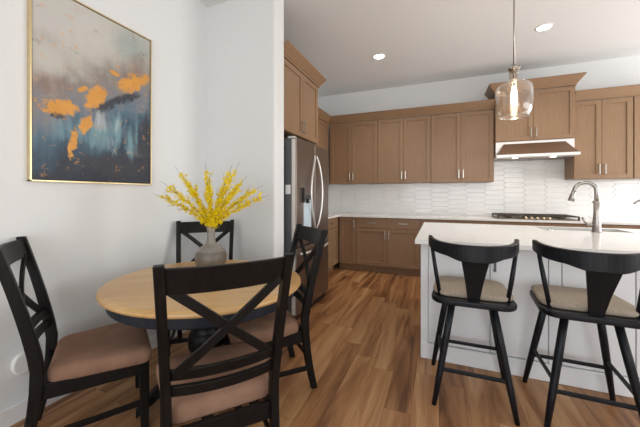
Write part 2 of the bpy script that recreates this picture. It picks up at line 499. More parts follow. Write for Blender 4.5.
# rear wall with its wide glazed opening, right wall with its window and the added kitchen one (both behind or beside the viewer)
b = MB()
b.box(XL, -1.5, YR - .15, YR, 0, ZC); b.box(2.9, XR, YR - .15, YR, 0, ZC); b.box(-1.5, 2.9, YR - .15, YR, 2.55, ZC); b.box(-1.5, 2.9, YR - .15, YR, 0, 0.12)
struct('wall_rear', b, M['wall'])
b = MB()
b.box(XR, XR + .15, YR, -0.75, 0, ZC); b.box(XR, XR + .15, 2.75, 3.25, 0, ZC); b.box(XR, XR + .15, 4.95, YB, 0, ZC); b.box(XR, XR + .15, 3.25, 4.95, 2.4, ZC); b.box(XR, XR + .15, 3.25, 4.95, 0, .8); b.box(XR, XR + .15, -0.75, 2.75, 2.62, ZC); b.box(XR, XR + .15, -0.75, 2.75, 0, 0.4)
struct('wall_right', b, M['wall'])
b = MB()
for x in (-1.5, -0.05, 1.4, 2.84): b.box(x, x + .06, YR - .1, YR - .04, .12, 2.55)
b.box(-1.5, 2.9, YR - .1, YR - .04, .12, .18); b.box(-1.5, 2.9, YR - .1, YR - .04, 2.49, 2.55)
w1 = struct('window_1', b, M['trim'])
b = MB(); b.box(-1.44, 2.84, YR - .075, YR - .069, .18, 2.49); b.build('pane', M['window_glass'], w1)
b = MB()
for y in (-0.75, 0.97, 2.69): b.box(XR + .04, XR + .1, y, y + .06, .4, 2.62)
b.box(XR + .04, XR + .1, -0.75, 2.75, .4, .46); b.box(XR + .04, XR + .1, -0.75, 2.75, 2.56, 2.62)
w2 = struct('window_2', b, M['trim'])
b = MB(); b.box(XR + .068, XR + .074, -0.69, 2.69, .46, 2.56); b.build('pane', M['window_glass'], w2)
b = MB()
for y in (3.25, 4.07, 4.89): b.box(XR + .04, XR + .1, y, y + .06, .8, 2.4)
b.box(XR + .04, XR + .1, 3.25, 4.95, .8, .86); b.box(XR + .04, XR + .1, 3.25, 4.95, 2.34, 2.4)
w3 = struct('added_kitchen_window', b, M['trim'])  # unseen window, added as an opening for the kitchen fill light
b = MB(); b.box(XR + .068, XR + .074, 3.31, 4.89, .86, 2.34); b.build('pane', M['window_glass'], w3)
# baseboards
def baseboard(name, x0, x1, y0, y1):
    b = MB(); b.box(x0, x1, y0, y1, 0, 0.10, bevel=0.003); return struct(name, b, M['trim'])
baseboard('baseboard_left', XL, XL + .014, YR, SY - .014)
baseboard('baseboard_return', XL, SX + .0, SY - .014, SY)
baseboard('baseboard_return_end', SX, SX + .014, SY - .014, SY + ST)

# ================================================================== kitchen cabinets
def handle_mb(length, axis='z', proj=0.028, w=0.015):
    """bar pull, centred at the origin, standing off towards -y"""
    b = MB(); h = length / 2
    if axis == 'z':
        b.box(-w / 2, w / 2, -proj, -proj + .009, -h, h, bevel=.002)
        for s in (-1, 1): b.box(-w / 2, w / 2, -proj + .005, 0.0, s * (h - .008) - .005, s * (h - .008) + .005)
    else:
        b.box(-h, h, -proj, -proj + .009, -w / 2, w / 2, bevel=.002)
        for s in (-1, 1): b.box(s * (h - .008) - .005, s * (h - .008) + .005, -proj + .005, 0.0, -w / 2, w / 2)
    return b

def shaker_door(parent, x0, x1, z0, z1, yf, mat, hx=None, hz=None, axis='z', hl=0.13, hmat=None, fw=0.058, name='door', slab=False):
    """door whose back lies on plane y=yf and front at yf-0.02"""
    b = MB()
    if slab:
        b.box(x0, x1, yf - .02, yf, z0, z1, bevel=.0025)
    else:
        b.box(x0, x0 + fw, yf - .02, yf, z0, z1, bevel=.0015)
        b.box(x1 - fw, x1, yf - .02, yf, z0, z1, bevel=.0015)
        b.box(x0 + fw - .001, x1 - fw + .001, yf - .02, yf, z0, z0 + fw, bevel=.0015)
        b.box(x0 + fw - .001, x1 - fw + .001, yf - .02, yf, z1 - fw, z1, bevel=.0015)
        b.box(x0 + fw - .002, x1 - fw + .002, yf - .009, yf - .001, z0 + fw - .002, z1 - fw + .002)
    d = b.build(name, mat, parent)
    if hx is not None:
        handle_mb(hl, axis).build('handle', hmat or M['nickel'], d, loc=(hx, yf - .02, hz))
    return d

G = 0.0016
def upper_cabinet(x0, x1, z0, z1, doors, label, depth=0.31, loc=(0, YB, 0), rz=0.0, name='wall_cabinet', hz=None, group='stained wood wall cabinets'):
    """doors: list of (x0,x1,'l'|'r'|None) - side on which the pull sits"""
    t = thing(name, label, 'cabinet', loc, rz, group)
    b = MB(); b.box(x0 + .0005, x1 - .0005, -depth, -.001, z0, z1, bevel=.001); b.build('body', M['cabinet'], t)
    for a, c, side in doors:
        hx = None if side is None else (a + .03 if side == 'l' else c - .03)
        shaker_door(t, a + G, c - G, z0 + .004, z1 - .004, -depth, M['cabinet'], hx, hz or z0 + .125)
    return t

ZU0, ZU1 = 1.44, 2.50
# back wall, left to right (local x = world x, facing -y)
upper_cabinet(-1.828, -.953, ZU0, ZU1, [(-1.80, -1.412, 'r'), (-1.412, -.956, 'l')], 'double-door wood wall cabinet in the far left corner of the back wall')
upper_cabinet(-.953, -.118, ZU0, ZU1, [(-.950, -.535, 'r'), (-.535, -.121, 'l')], 'double-door wood wall cabinet in the middle of the three left of the hood')
upper_cabinet(-.118, .752, ZU0, ZU1, [(-.115, .310, 'r'), (.310, .748, 'l')], 'double-door wood wall cabinet directly left of the range hood')
HD = 0.40
upper_cabinet(.754, 1.686, 2.005, 2.70, [(.757, 1.215, 'r'), (1.215, 1.683, 'l')], 'short wood cabinet raised above the steel range hood', depth=HD - .02, hz=2.115)
upper_cabinet(1.688, 2.300, ZU0 + .02, ZU1, [(1.692, 1.985, 'r'), (1.985, 2.297, 'l')], 'double-door wood wall cabinet just right of the range hood')
upper_cabinet(2.302, 2.95, ZU0 + .02, ZU1, [(2.306, 2.62, 'r'), (2.62, 2.947, 'l')], 'wood wall cabinet cut by the right edge of the photo')
# left wall: facing +x => rotate +90deg; local x = world y, local -y = world +x
LW = dict(loc=(XL, 0, 0), rz=pi / 2)
upper_cabinet(3.50, 5.018, ZU0, ZU1, [(3.503, 3.95, 'r'), (3.95, 4.40, 'l'), (4.40, 4.98, 'l')], 'wood wall cabinet on the left wall beyond the fridge', **LW)
# deep cabinet above the fridge, with the tall side panel at its far end
t = upper_cabinet(2.53, 3.495, 1.885, 2.60, [(2.535, 3.02, 'r'), (3.02, 3.47, 'l')], 'deep two-door wood cabinet above the refrigerator', depth=.73, hz=2.0, **LW)

def crown(name, label, path, profile, closed_ends=True):
    """profile (outward, z) swept along path (x,y) with mitred corners; outward = right-hand side of travel"""
    b = MB()
    P = [Vector((p[0], p[1])) for p in path]
    secs = []
    for i, p in enumerate(P):
        d0 = (P[i] - P[i - 1]).normalized() if i > 0 else None
        d1 = (P[i + 1] - P[i]).normalized() if i < len(P) - 1 else None
        if d0 is None: d0 = d1
        if d1 is None: d1 = d0
        n0 = Vector((d0.y, -d0.x)); n1 = Vector((d1.y, -d1.x))
        mdir = (n0 + n1).normalized()
        k = 1.0 / max(0.2, mdir.dot(n0))
        secs.append([Vector((p.x + mdir.x * o * k, p.y + mdir.y * o * k, z)) for o, z in profile])
    b.strip(secs)
    o = b.build(name, M['cabinet'])
    return tag(o, label, 'molding', 'crown moldings on the cabinets')

def crown_prof(z0, h=.125, out=.07):
    return [(-.018, z0), (.008, z0), (.008, z0 + .018), (.014, z0 + .022), (out, z0 + h - .012), (out, z0 + h), (-.018, z0 + h)]
yU = YB - .33
crown('crown_molding', 'wood crown molding along the cabinets left of the hood', [(-1.830, 3.50), (-1.830, yU), (.752, yU)], crown_prof(2.503))
crown('crown_molding', 'wood crown molding along the cabinets right of the hood', [(1.690, yU), (2.95, yU)], crown_prof(2.503))
crown('crown_molding', 'raised wood crown molding wrapping the cabinet above the hood', [(.754, YB - .002), (.754, YB - HD), (1.686, YB - HD), (1.686, YB - .002)], crown_prof(2.703, .13, .085))
crown('crown_molding', 'wood crown molding on the tall cabinet above the refrigerator', [(XL + .75, 2.53), (XL + .75, 3.497), (XL + .002, 3.497)], crown_prof(2.603, .12, .075))

# base cabinets along the back wall
def base_cabinet(x0, x1, units, label, loc=(0, YB, 0), rz=0.0, drawer=True, depth=.58):
    t = thing('base_cabinet', label, 'cabinet', loc, rz, 'stained wood base cabinets')
    b = MB()
    b.box(x0 + .0005, x1 - .0005, -depth, -.001, .11, .883)
    b.box(x0 + .0005, x1 - .0005, -depth + .065, -.001, 0.0, .11)
    b.build('body', M['cabinet'], t)
    for a, c, side, dr in units:
        if dr:
            shaker_door(t, a + G, c - G, .718, .876, -depth, M['cabinet'], (a + c) / 2, .80, 'x', name='drawer', slab=True)
            z1 = .712
        else:
            z1 = .876
        if side == 'drawers':
            shaker_door(t, a + G, c - G, .42, .712, -depth, M['cabinet'], (a + c) / 2, .62, 'x', name='drawer')
            shaker_door(t, a + G, c - G, .118, .414, -depth, M['cabinet'], (a + c) / 2, .32, 'x', name='drawer')
        else:
            hx = a + .03 if side == 'l' else c - .03
            shaker_door(t, a + G, c - G, .118, z1, -depth, M['cabinet'], hx, z1 - .10)
    return t
base_cabinet(-1.56, -1.258, [(-1.535, -1.260, 'r', False)], 'full-height wood base cabinet door in the far left corner')
base_cabinet(-1.257, -.266, [(-1.253, -.758, 'r', True), (-.758, -.268, 'l', True)], 'wood base cabinet with two drawers over two doors')
base_cabinet(-.265, .239, [(-.262, .236, 'drawers', True)], 'wood drawer base seen just above the left end of the island')
base_cabinet(.240, .712, [(.236, .710, 'r', True)], 'wood base cabinet directly left of the cooktop')
base_cabinet(.714, 1.722, [(.717, 1.22, 'drawers', True), (1.22, 1.719, 'drawers', True)], 'wood base cabinet beneath the cooktop')
base_cabinet(1.724, 2.95, [(1.727, 2.33, 'r', True), (2.33, 2.947, 'l', True)], 'wood base cabinet at the right end of the back wall')
base_cabinet(3.50, 4.72, [(3.503, 4.10, 'r', True), (4.10, 4.715, 'l', True)], 'wood base cabinet on the left wall beside the refrigerator', **LW)

# L-shaped back countertop
b = MB()
b.prism([(XL + .001, 3.50), (-1.53, 3.50), (-1.53, 4.70), (2.98, 4.70), (2.98, YB - .001), (XL + .001, YB - .001)], .884, .914, bevel=.003)
tag(b.build('countertop', M['quartz']), 'white quartz countertop running in an L along the back wall', 'countertop')

# picket tile backsplash: one object, grout bed plus every tile as relief
def backsplash():
    b = MB()
    x0, x1, z0 = -2.15, 3.05, .914
    tw, th, gap = .300, .0755, .0022
    tip = th / 2
    bed = MB()
    bed.box(x0, x1, YB - .006, YB - .0005, z0, 1.445)
    bed.box(.756, 1.684, YB - .006, YB - .0005, 1.44, 2.0)
    t = bed.build('backsplash', M['grout'])
    rnd = random.Random(4)
    pitch = tw - tip
    ncol = int((x1 - x0) / pitch) + 2
    for c in range(ncol):
        cx = .54 + (c - 10) * pitch
        for r in range(-1, 16):
            cz = z0 + r * th + (th / 2 if c % 2 else 0) + .03
            inside_hood = .756 + .0 < cx < 1.684
            top = 1.98 if inside_hood else 1.445
            if cx - tw / 2 < x0 or cx + tw / 2 > x1: continue
            if cz - th / 2 < z0 - .02 or cz + th / 2 > top + .03: continue
            lim = lambda z: min(max(z, z0 + .001), top)
            hw, hh = tw / 2 - gap * .7, th / 2 - gap / 2
            pts = [(-hw, 0), (-hw + tip, -hh), (hw - tip, -hh), (hw, 0), (hw - tip, hh), (-hw + tip, hh)]
            pts = [(cx + p[0], lim(cz + p[1])) for p in pts]
            if pts[5][1] - pts[1][1] < .02: continue
            ax, az = rnd.uniform(-.004, .004), rnd.uniform(-.010, .010)
            tmp = bmesh.new()
            def y_at(p, base): return base + (p[0] - cx) * ax + (p[1] - cz) * az
            back = [tmp.verts.new((p[0], YB - .005, p[1])) for p in pts]
            mid = [tmp.verts.new((p[0], y_at(p, YB - .0105), p[1])) for p in pts]
            front = []
            for p in pts:
                q = (cx + (p[0] - cx) * .985, cz + (p[1] - cz) * .93)
                front.append(tmp.verts.new((q[0], y_at(q, YB - .0125), q[1])))
            for k in range(6):
                k2 = (k + 1) % 6
                tmp.faces.new([back[k], back[k2], mid[k2], mid[k]]); tmp.faces.new([mid[k], mid[k2], front[k2], front[k]])
            tmp.faces.new(front)
            bmesh.ops.recalc_face_normals(tmp, faces=tmp.faces)
            b._merge(tmp)
    b.build('tiles', M['tile'], t)
    return tag(t, 'glossy white elongated hexagon tile backsplash behind the counter', 'backsplash')
backsplash()

# ================================================================== refrigerator
def refrigerator():
    y0, y1, ys = 2.575, 3.468, 3.035
    t = thing('refrigerator', 'stainless french-door refrigerator with a door dispenser', 'refrigerator', (-1.75, (y0 + y1) / 2, 0))
    def rel(b, name, m, par=None):
        o = b.build(name, m, par or t)
        o.location = Vector((1.75, -(y0 + y1) / 2, 0)) if par is None else Vector((0, 0, 0))
        return o
    xf, xd = -1.27, -1.318
    b = MB(); b.box(-2.10, xd - .006, y0 + .008, y1 - .008, .03, 1.80, bevel=.004); b.box(-2.05, xd - .05, y0 + .04, y1 - .04, .0, .04)
    rel(b, 'cabinet_body', M['dark_grey'])
    def door(ya, yb, za, zb, name):
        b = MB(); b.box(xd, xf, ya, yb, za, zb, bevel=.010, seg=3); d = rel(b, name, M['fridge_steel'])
        e = MB(); e.box(xd - .003, xf - .012, ya - .0015, ya + .003, za + .012, zb - .012); rel(e, 'edge_trim', M['light_grey'], d)
        return d
    dl = door(y0, ys - .003, .735, 1.80, 'door')
    dr = door(ys + .003, y1, .735, 1.80, 'door')
    dw = door(y0, y1, .075, .722, 'freezer_drawer')
    # bowed pulls that meet near the middle seam
    for s, d in ((-1, dl), (1, dr)):
        pts = []
        for k in range(17):
            q = k / 16
            z = .875 + .80 * q
            bow = sin(pi * q)
            pts.append((xf + .006 + .040 * bow ** .5, ys + s * (.022 + (.185 if s < 0 else .085) * bow), z))
        b = MB(); b.tube(pts, .010, 10)
        rel(b, 'handle', M['bright_reflection_steel'], d)
    pts = [(xf + .004 + .05 * sin(pi * k / 14) ** .35, y0 + .07 + (y1 - y0 - .14) * k / 14, .665) for k in range(15)]
    b = MB(); b.tube(pts, .0115, 10); rel(b, 'handle', M['bright_reflection_steel'], dw)
    # dispenser in the near door
    b = MB(); b.box(xf - .004, xf + .004, 2.700, 2.930, .85, 1.34, bevel=.003); dsp = rel(b, 'dispenser', M['fridge_steel'], dl)
    b = MB(); b.box(xf + .003, xf + .007, 2.728, 2.915, .865, 1.215, bevel=.002); rel(b, 'dispenser_recess', M['blue_panel'], dl)
    b = MB(); b.box(xf + .003, xf + .035, 2.712, 2.900, 1.20, 1.245, bevel=.006); b.box(xf + .003, xf + .03, 2.696, 2.714, 1.17, 1.32, bevel=.004)
    b.tube([(xf + .02, 2.79, 1.205), (xf + .026, 2.79, 1.165)], .018, 10)
    rel(b, 'dispenser_nozzle', M['black_plastic'], dl)
    b = MB(); b.box(xd - .06, xd + .01, y0 + .02, y0 + .085, 1.80, 1.822, bevel=.004); rel(b, 'hinge_cover', M['light_grey'])
    b = MB(); b.box(xd - .075, xd - .02, y0 + .0062, y0 + .0082, 1.255, 1.345); rel(b, 'sticker', M['white_plastic'])
    b = MB(); b.box(xd - .02, xd + .005, y0 + .01, y1 - .01, .0, .07); rel(b, 'toe_grille', M['black_plastic'])
refrigerator()

# ================================================================== range hood
def hood():
    t = thing('range_hood', 'stainless under-cabinet range hood glowing over the cooktop', 'range hood', (1.22, YB - .2, 1.8))
    off = Vector((-1.22, -(YB - .2), -1.8))
    x0, x1 = .760, 1.680
    yf, ym = 4.80, 4.945
    def part(b, name, m):
        o = b.build(name, m, t); o.location = off; return o
    b = MB(); b.box(x0 + .002, x1 - .002, ym, YB - .014, 1.800, 2.003, bevel=.002)
    part(b, 'housing', M['bright_reflection_steel'])
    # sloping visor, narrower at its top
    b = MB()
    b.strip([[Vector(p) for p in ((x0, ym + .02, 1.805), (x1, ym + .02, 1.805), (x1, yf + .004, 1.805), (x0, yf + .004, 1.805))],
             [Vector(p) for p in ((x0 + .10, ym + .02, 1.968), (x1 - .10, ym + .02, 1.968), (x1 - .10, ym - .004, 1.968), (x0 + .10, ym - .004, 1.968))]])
    part(b, 'visor', M['brown_reflection_steel'])
    b = MB(); b.box(x0 - .012, x1 + .012, yf, YB - .016, 1.764, 1.805, bevel=.003); part(b, 'lip', M['bright_reflection_steel'])
    for i, x in enumerate((.99, 1.43)):
        b = MB(); b.lathe([(.0, 0), (.032, 0), (.032, -.006), (.0, -.006)], 20)
        o = b.build('lamp', M['hood_lamp'], t); o.location = Vector((x, yf + .09, 1.7635)) + off
        d = bpy.data.lights.new('hood_lamp_light', 'SPOT'); d.energy = 2.5; d.color = (1, .86, .66); d.spot_size = radians(140); d.spot_blend = .6; d.shadow_soft_size = .03
        l = bpy.data.objects.new('hood_lamp_light', d); COL.objects.link(l); l.parent = t; l.location = Vector((x, yf + .09, 1.752)) + off
    b = MB()
    b.box(x0 + .03, (x0 + x1) / 2 - .01, yf + .16, YB - .05, 1.758, 1.7655); b.box((x0 + x1) / 2 + .01, x1 - .03, yf + .16, YB - .05, 1.758, 1.7655)
    part(b, 'filter', M['fridge_steel'])
hood()

# ================================================================== cooktop
def cooktop():
    t = thing('gas_cooktop', 'dark gas cooktop with iron grates on the back counter', 'cooktop', (1.215, 5.0, .914))
    b = MB(); b.box(-.46, .46, -.255, .255, .001, .013, bevel=.003); b.build('base_plate', M['dark_steel'], t)
    for k in (-1, 0, 1):
        cx = k * .303
        b = MB(); w = .146
        for s in (-1, 1):
            b.box(cx + s * w - .007, cx + s * w + .007, -.235, .235, .040, .056, bevel=.002)
            b.box(cx - w, cx + w, s * .228 - .007, s * .228 + .007, .040, .056, bevel=.002)
            for u in (-1, 1): b.box(cx + s * w - .009, cx + s * w + .009, u * .228 - .009, u * .228 + .009, .012, .048)
        b.box(cx - w, cx + w, -.007, .007, .042, .056)
        for y in (-.12, .12): b.box(cx - w, cx + w, y - .005, y + .005, .044, .056)
        b.box(cx - .005, cx + .005, -.235, .235, .044, .058)
        b.build('grate', M['cast_iron'], t)
        for y in ((-.11, .11) if k else (.0,)):
            r = .042 if k else .055
            b = MB(); b.lathe([(0, .012), (r, .012), (r, .024), (r * .8, .030), (0, .030)], 20); o = b.build('burner', M['cast_iron'], t); o.location = (cx, y, 0)
    for k in range(5):
        b = MB(); b.lathe([(0, 0), (.019, 0), (.019, .006), (.016, .024), (0, .026)], 16)
        o = b.build('knob', M['brass'], t); o.location = (-.13 + k * .066, -.247, .013)
cooktop()

# ================================================================== island
IX0, IX1 = -.118, 2.95
def island():
    t = thing('kitchen_island', 'white painted kitchen island base with framed doors behind the stools', 'island', (0, 0, 0))
    yf, yb = 2.44, 3.78
    b = MB(); b.box(IX0, IX1, yf, yf + .02, .0, .883); b.box(IX0, IX1, yb - .02, yb, .0, .883); b.box(IX0, IX0 + .02, yf + .02, yb - .02, .0, .883); b.box(IX1 - .02, IX1, yf + .02, yb - .02, .0, .883); b.box(IX0 + .02, IX1 - .02, yf + .02, yb - .02, .05, .07)
    b.box(IX0 - .012, -.078, yf - .02, yf + .02, .0, .883, bevel=.002)
    b.box(.684, .752, yf - .02, yf + .02, .118, .883, bevel=.002)
    b.box(1.53, 1.60, yf - .02, yf + .02, .118, .883, bevel=.002)
    b.build('body', M['island'], t)
    b = MB(); b.box(IX0 - .013, IX1, yf - .030, yf, .0, .118, bevel=.004); b.build('base_trim', M['island'], t)
    def idoor(a, c, hx=None):
        return shaker_door(t, a + .0028, c - .0028, .124, .876, yf, M['island'], hx, .75, hl=.085, hmat=M['dark_grey'], fw=.075, slab=True)
    idoor(-.076, .338); idoor(.338, .682, .366); idoor(.754, 1.125); idoor(1.125, 1.528); idoor(1.602, 2.2); idoor(2.2, 2.9)
    # framed end facing the walkway
    b = MB()
    for y in (yf + .0, yb - .09): b.box(IX0 - .014, IX0 + .001, y, y + .09, .0, .883, bevel=.002)
    for y0 in (.0, .793): b.box(IX0 - .0135, IX0 + .001, yf + .09, yb - .09, y0, y0 + .09, bevel=.002)
    b.build('end_panel', M['island'], t)
island()

# island top with the sink cut-out (one slab)
SK = (.93, 1.60, 3.46, 3.76)
FY = 3.40
def slab_hole(x, y, z0, z1, name, m):
    bm = bmesh.new()
    lo = [[bm.verts.new((a, c, z0)) for c in y] for a in x]
    hi = [[bm.verts.new((a, c, z1)) for c in y] for a in x]
    for i in range(3):
        for j in range(3):
            if i == 1 and j == 1: continue
            bm.faces.new([hi[i][j], hi[i + 1][j], hi[i + 1][j + 1], hi[i][j + 1]])
            bm.faces.new([lo[i][j], lo[i][j + 1], lo[i + 1][j + 1], lo[i + 1][j]])
    def wall(p): 
        for (a, c), (d, e) in zip(p, p[1:]):
            bm.faces.new([lo[a][c], lo[d][e], hi[d][e], hi[a][c]])
    wall([(0, 0), (1, 0), (2, 0), (3, 0), (3, 1), (3, 2), (3, 3), (2, 3), (1, 3), (0, 3), (0, 2), (0, 1), (0, 0)])
    wall([(1, 1), (1, 2), (2, 2), (2, 1), (1, 1)])
    bmesh.ops.recalc_face_normals(bm, faces=bm.faces)
    me = bpy.data.meshes.new(name); bm.to_mesh(me); bm.free(); me.materials.append(m)
    o = bpy.data.objects.new(name, me); COL.objects.link(o)
    return o
o = slab_hole((-.166, SK[0], SK[1], 2.98), (2.326, SK[2], SK[3], 3.84), .884, .914, 'island_countertop', M['quartz'])
tag(o, 'white quartz island countertop with the sink and faucets', 'countertop')

def sink():
    t = thing('sink', 'steel undermount sink set in the island countertop', 'sink', ((SK[0] + SK[1]) / 2, (SK[2] + SK[3]) / 2, .884))
    hx, hy = (SK[1] - SK[0]) / 2, (SK[3] - SK[2]) / 2
    b = MB()
    d = .20; w = .004
    b.box(-hx - w, hx + w, -hy - w, hy + w, -d - w, -d)
    for s in (-1, 1):
        b.box(s * (hx + w / 2) - w / 2, s * (hx + w / 2) + w / 2, -hy - w, hy + w, -d, -.0005)
        b.box(-hx, hx, s * (hy + w / 2) - w / 2, s * (hy + w / 2) + w / 2, -d, -.0005)
    b.build('basin', M['steel'], t)
    b = MB(); b.lathe([(0, -d + .001), (.042, -d + .001), (.045, -d + .004), (.03, -d + .003), (0, -d + .002)], 20); b.build('drain', M['chrome'], t)
sink()

def faucet():
    t = thing('faucet', 'tall brushed gooseneck pull-down faucet on the island', 'faucet', (1.312, FY, .914))
    b = MB()
    b.lathe([(0, 0), (.036, 0), (.036, .006), (.0315, .012), (.030, .09), (.026, .115), (.022, .18), (.0225, .255), (.028, .262), (.028, .276), (.021, .282), (0, .282)], 24)
    b.build('body', M['faucet_metal'], t)
    # spout arches to the left and away from the viewer
    dx, dy = -.985, .17
    R = .076
    pts = [(0, 0, .27), (0, 0, .35)]
    for k in range(1, 17):
        a = pi * (k / 16) * .97
        s = R - R * cos(a)
        pts.append((dx * s, dy * s, .372 + R * .98 * sin(a)))
    s0 = R * 2 + .004
    pts.append((dx * s0, dy * s0, .360))
    b = MB(); b.tube(pts, .0165, 14); b.build('spout', M['faucet_metal'], t)
    b = MB(); b.tube([(dx * s0, dy * s0, .372), (dx * (s0 + .005), dy * (s0 + .005), .345), (dx * (s0 + .014), dy * (s0 + .014), .312), (dx * (s0 + .022), dy * (s0 + .022), .275)], [.0175, .019, .0225, .0255], 16); b.build('spray_head', M['faucet_metal'], t)
    b = MB(); b.tube([(-.015, 0, .062), (-.075, 0, .066)], .0135, 12); b.tube([(-.068, 0, .064), (-.095, -.012, .10), (-.108, -.016, .128)], [.009, .0075, .010], 10)
    b.build('lever', M['faucet_metal'], t)
faucet()
def filter_faucet():
    t = thing('filter_faucet', 'small slim filter faucet at the right edge of the photo', 'faucet', (1.662, FY, .914))
    b = MB(); b.lathe([(0, 0), (.021, 0), (.021, .006), (.016, .012), (.014, .07), (.010, .085), (0, .085)], 18); b.build('body', M['faucet_metal'], t)
    pts = [(0, 0, .07), (0, 0, .21)] + [(-.05 + .05 * cos(pi * k / 12 * .85), 0, .232 + .052 * sin(pi * k / 12 * .85)) for k in range(0, 13)]
    b = MB(); b.tube(pts, .009, 10); b.build('spout', M['faucet_metal'], t)
    b = MB(); b.tube([(.01, 0, .05), (.05, -.01, .058)], .006, 8); b.build('lever', M['faucet_metal'], t)
filter_faucet()
b = MB(); b.lathe([(0, 0), (.020, 0), (.020, .005), (.016, .009), (.011, .009), (.011, .014), (0, .015)], 18)
o = b.build('air_switch', M['chrome']); o.location = (.97, FY + .01, .914); tag(o, 'small round metal sink button left of the tall faucet', 'button')

# ================================================================== pendant and downlights
def pendant():
    t = thing('pendant_lamp', 'clear glass jar pendant lamp hanging over the island', 'pendant lamp', (.58, 2.9, ZC))
    Z = lambda z: z - ZC
    b = MB(); b.lathe([(0, 0), (.062, 0), (.062, -.018), (.02, -.026), (0, -.026)], 28); b.build('canopy', M['nickel'], t)
    b = MB(); b.tube([(0, 0, -.02), (0, 0, Z(2.315))], .0065, 10); b.build('rod', M['nickel'], t)
    b = MB(); b.lathe([(0, Z(2.325)), (.014, Z(2.325)), (.016, Z(2.312)), (.040, Z(2.309)), (.042, Z(2.305)), (.042, Z(2.287)), (.0, Z(2.287))], 28)
    for k in range(4):
        a = pi / 4 + k * pi / 2
        b.lathe([(0, -.008), (.009, -.008), (.009, .008), (0, .008)], 10, Matrix.Translation((.042 * cos(a), .042 * sin(a), Z(2.297))))
    b.build('cap', M['nickel'], t)
    outer = [(.036, Z(2.290)), (.036, Z(2.186)), (.050, Z(2.179)), (.090, Z(2.172)), (.117, Z(2.160)), (.130, Z(2.138)), (.134, Z(2.10)), (.133, Z(1.98)), (.130, Z(1.948)), (.122, Z(1.924)), (.110, Z(1.908)), (.109, Z(1.900))]
    w = .003
    inner = [(r - w, z - (w if i > 1 else 0)) for i, (r, z) in enumerate(outer)]
    inner[-1] = (.102, Z(1.900)); inner[-2] = (.102, Z(1.908))
    b = MB(); b.lathe(outer + list(reversed(inner)), 48, closed=True); sh = b.build('shade', M['glass'], t)
    b = MB(); b.lathe([(.106 + .005 * cos(2 * pi * k / 10), Z(1.901) + .005 * sin(2 * pi * k / 10)) for k in range(10)], 48, closed=True); b.build('rim', M['glass_rim'], sh)
    b = MB(); b.lathe([(0, Z(2.287)), (.007, Z(2.287)), (.007, Z(2.215)), (.024, Z(2.212)), (.024, Z(2.195)), (.016, Z(2.19)), (.016, Z(2.15)), (0, Z(2.15))], 20); b.build('socket', M['chrome'], t)
    b = MB(); b.lathe([(0, Z(2.152)), (.012, Z(2.15)), (.018, Z(2.11)), (.024, Z(2.07)), (.024, Z(2.03)), (.017, Z(1.995)), (0, Z(1.98))], 20); b.build('bulb', M['bulb'], t)
    d = bpy.data.lights.new('pendant_bulb_light', 'POINT'); d.energy = 7; d.color = (1, .86, .68); d.shadow_soft_size = .03
    l = bpy.data.objects.new('pendant_bulb_light', d); COL.objects.link(l); l.parent = t; l.location = (0, 0, Z(1.955))
pendant()

def downlight(x, y, label):
    t = thing('downlight', label, 'ceiling light', (x, y, ZC), 0, 'recessed ceiling lights')
    b = MB(); b.lathe([(.068, -.0005), (.084, -.0005), (.084, -.004), (.068, -.008)], 32, closed=True); b.build('trim_ring', M['white_plastic'], t)
    b = MB(); b.lathe([(0, -.0008), (.067, -.0008), (.067, -.004), (0, -.004)], 32); b.build('lens', M['lamp'], t)
    d = bpy.data.lights.new('downlight_light', 'SPOT'); d.energy = 45; d.color = (1, .93, .83); d.spot_size = radians(125); d.spot_blend = .7; d.shadow_soft_size = .07
    l = bpy.data.objects.new('downlight_light', d); COL.objects.link(l); l.parent = t; l.location = (0, 0, -.02)
downlight(-.756, 4.06, 'lit recessed ceiling light left of the pendant cord')
downlight(1.095, 4.04, 'lit recessed ceiling light right of the pendant cord')

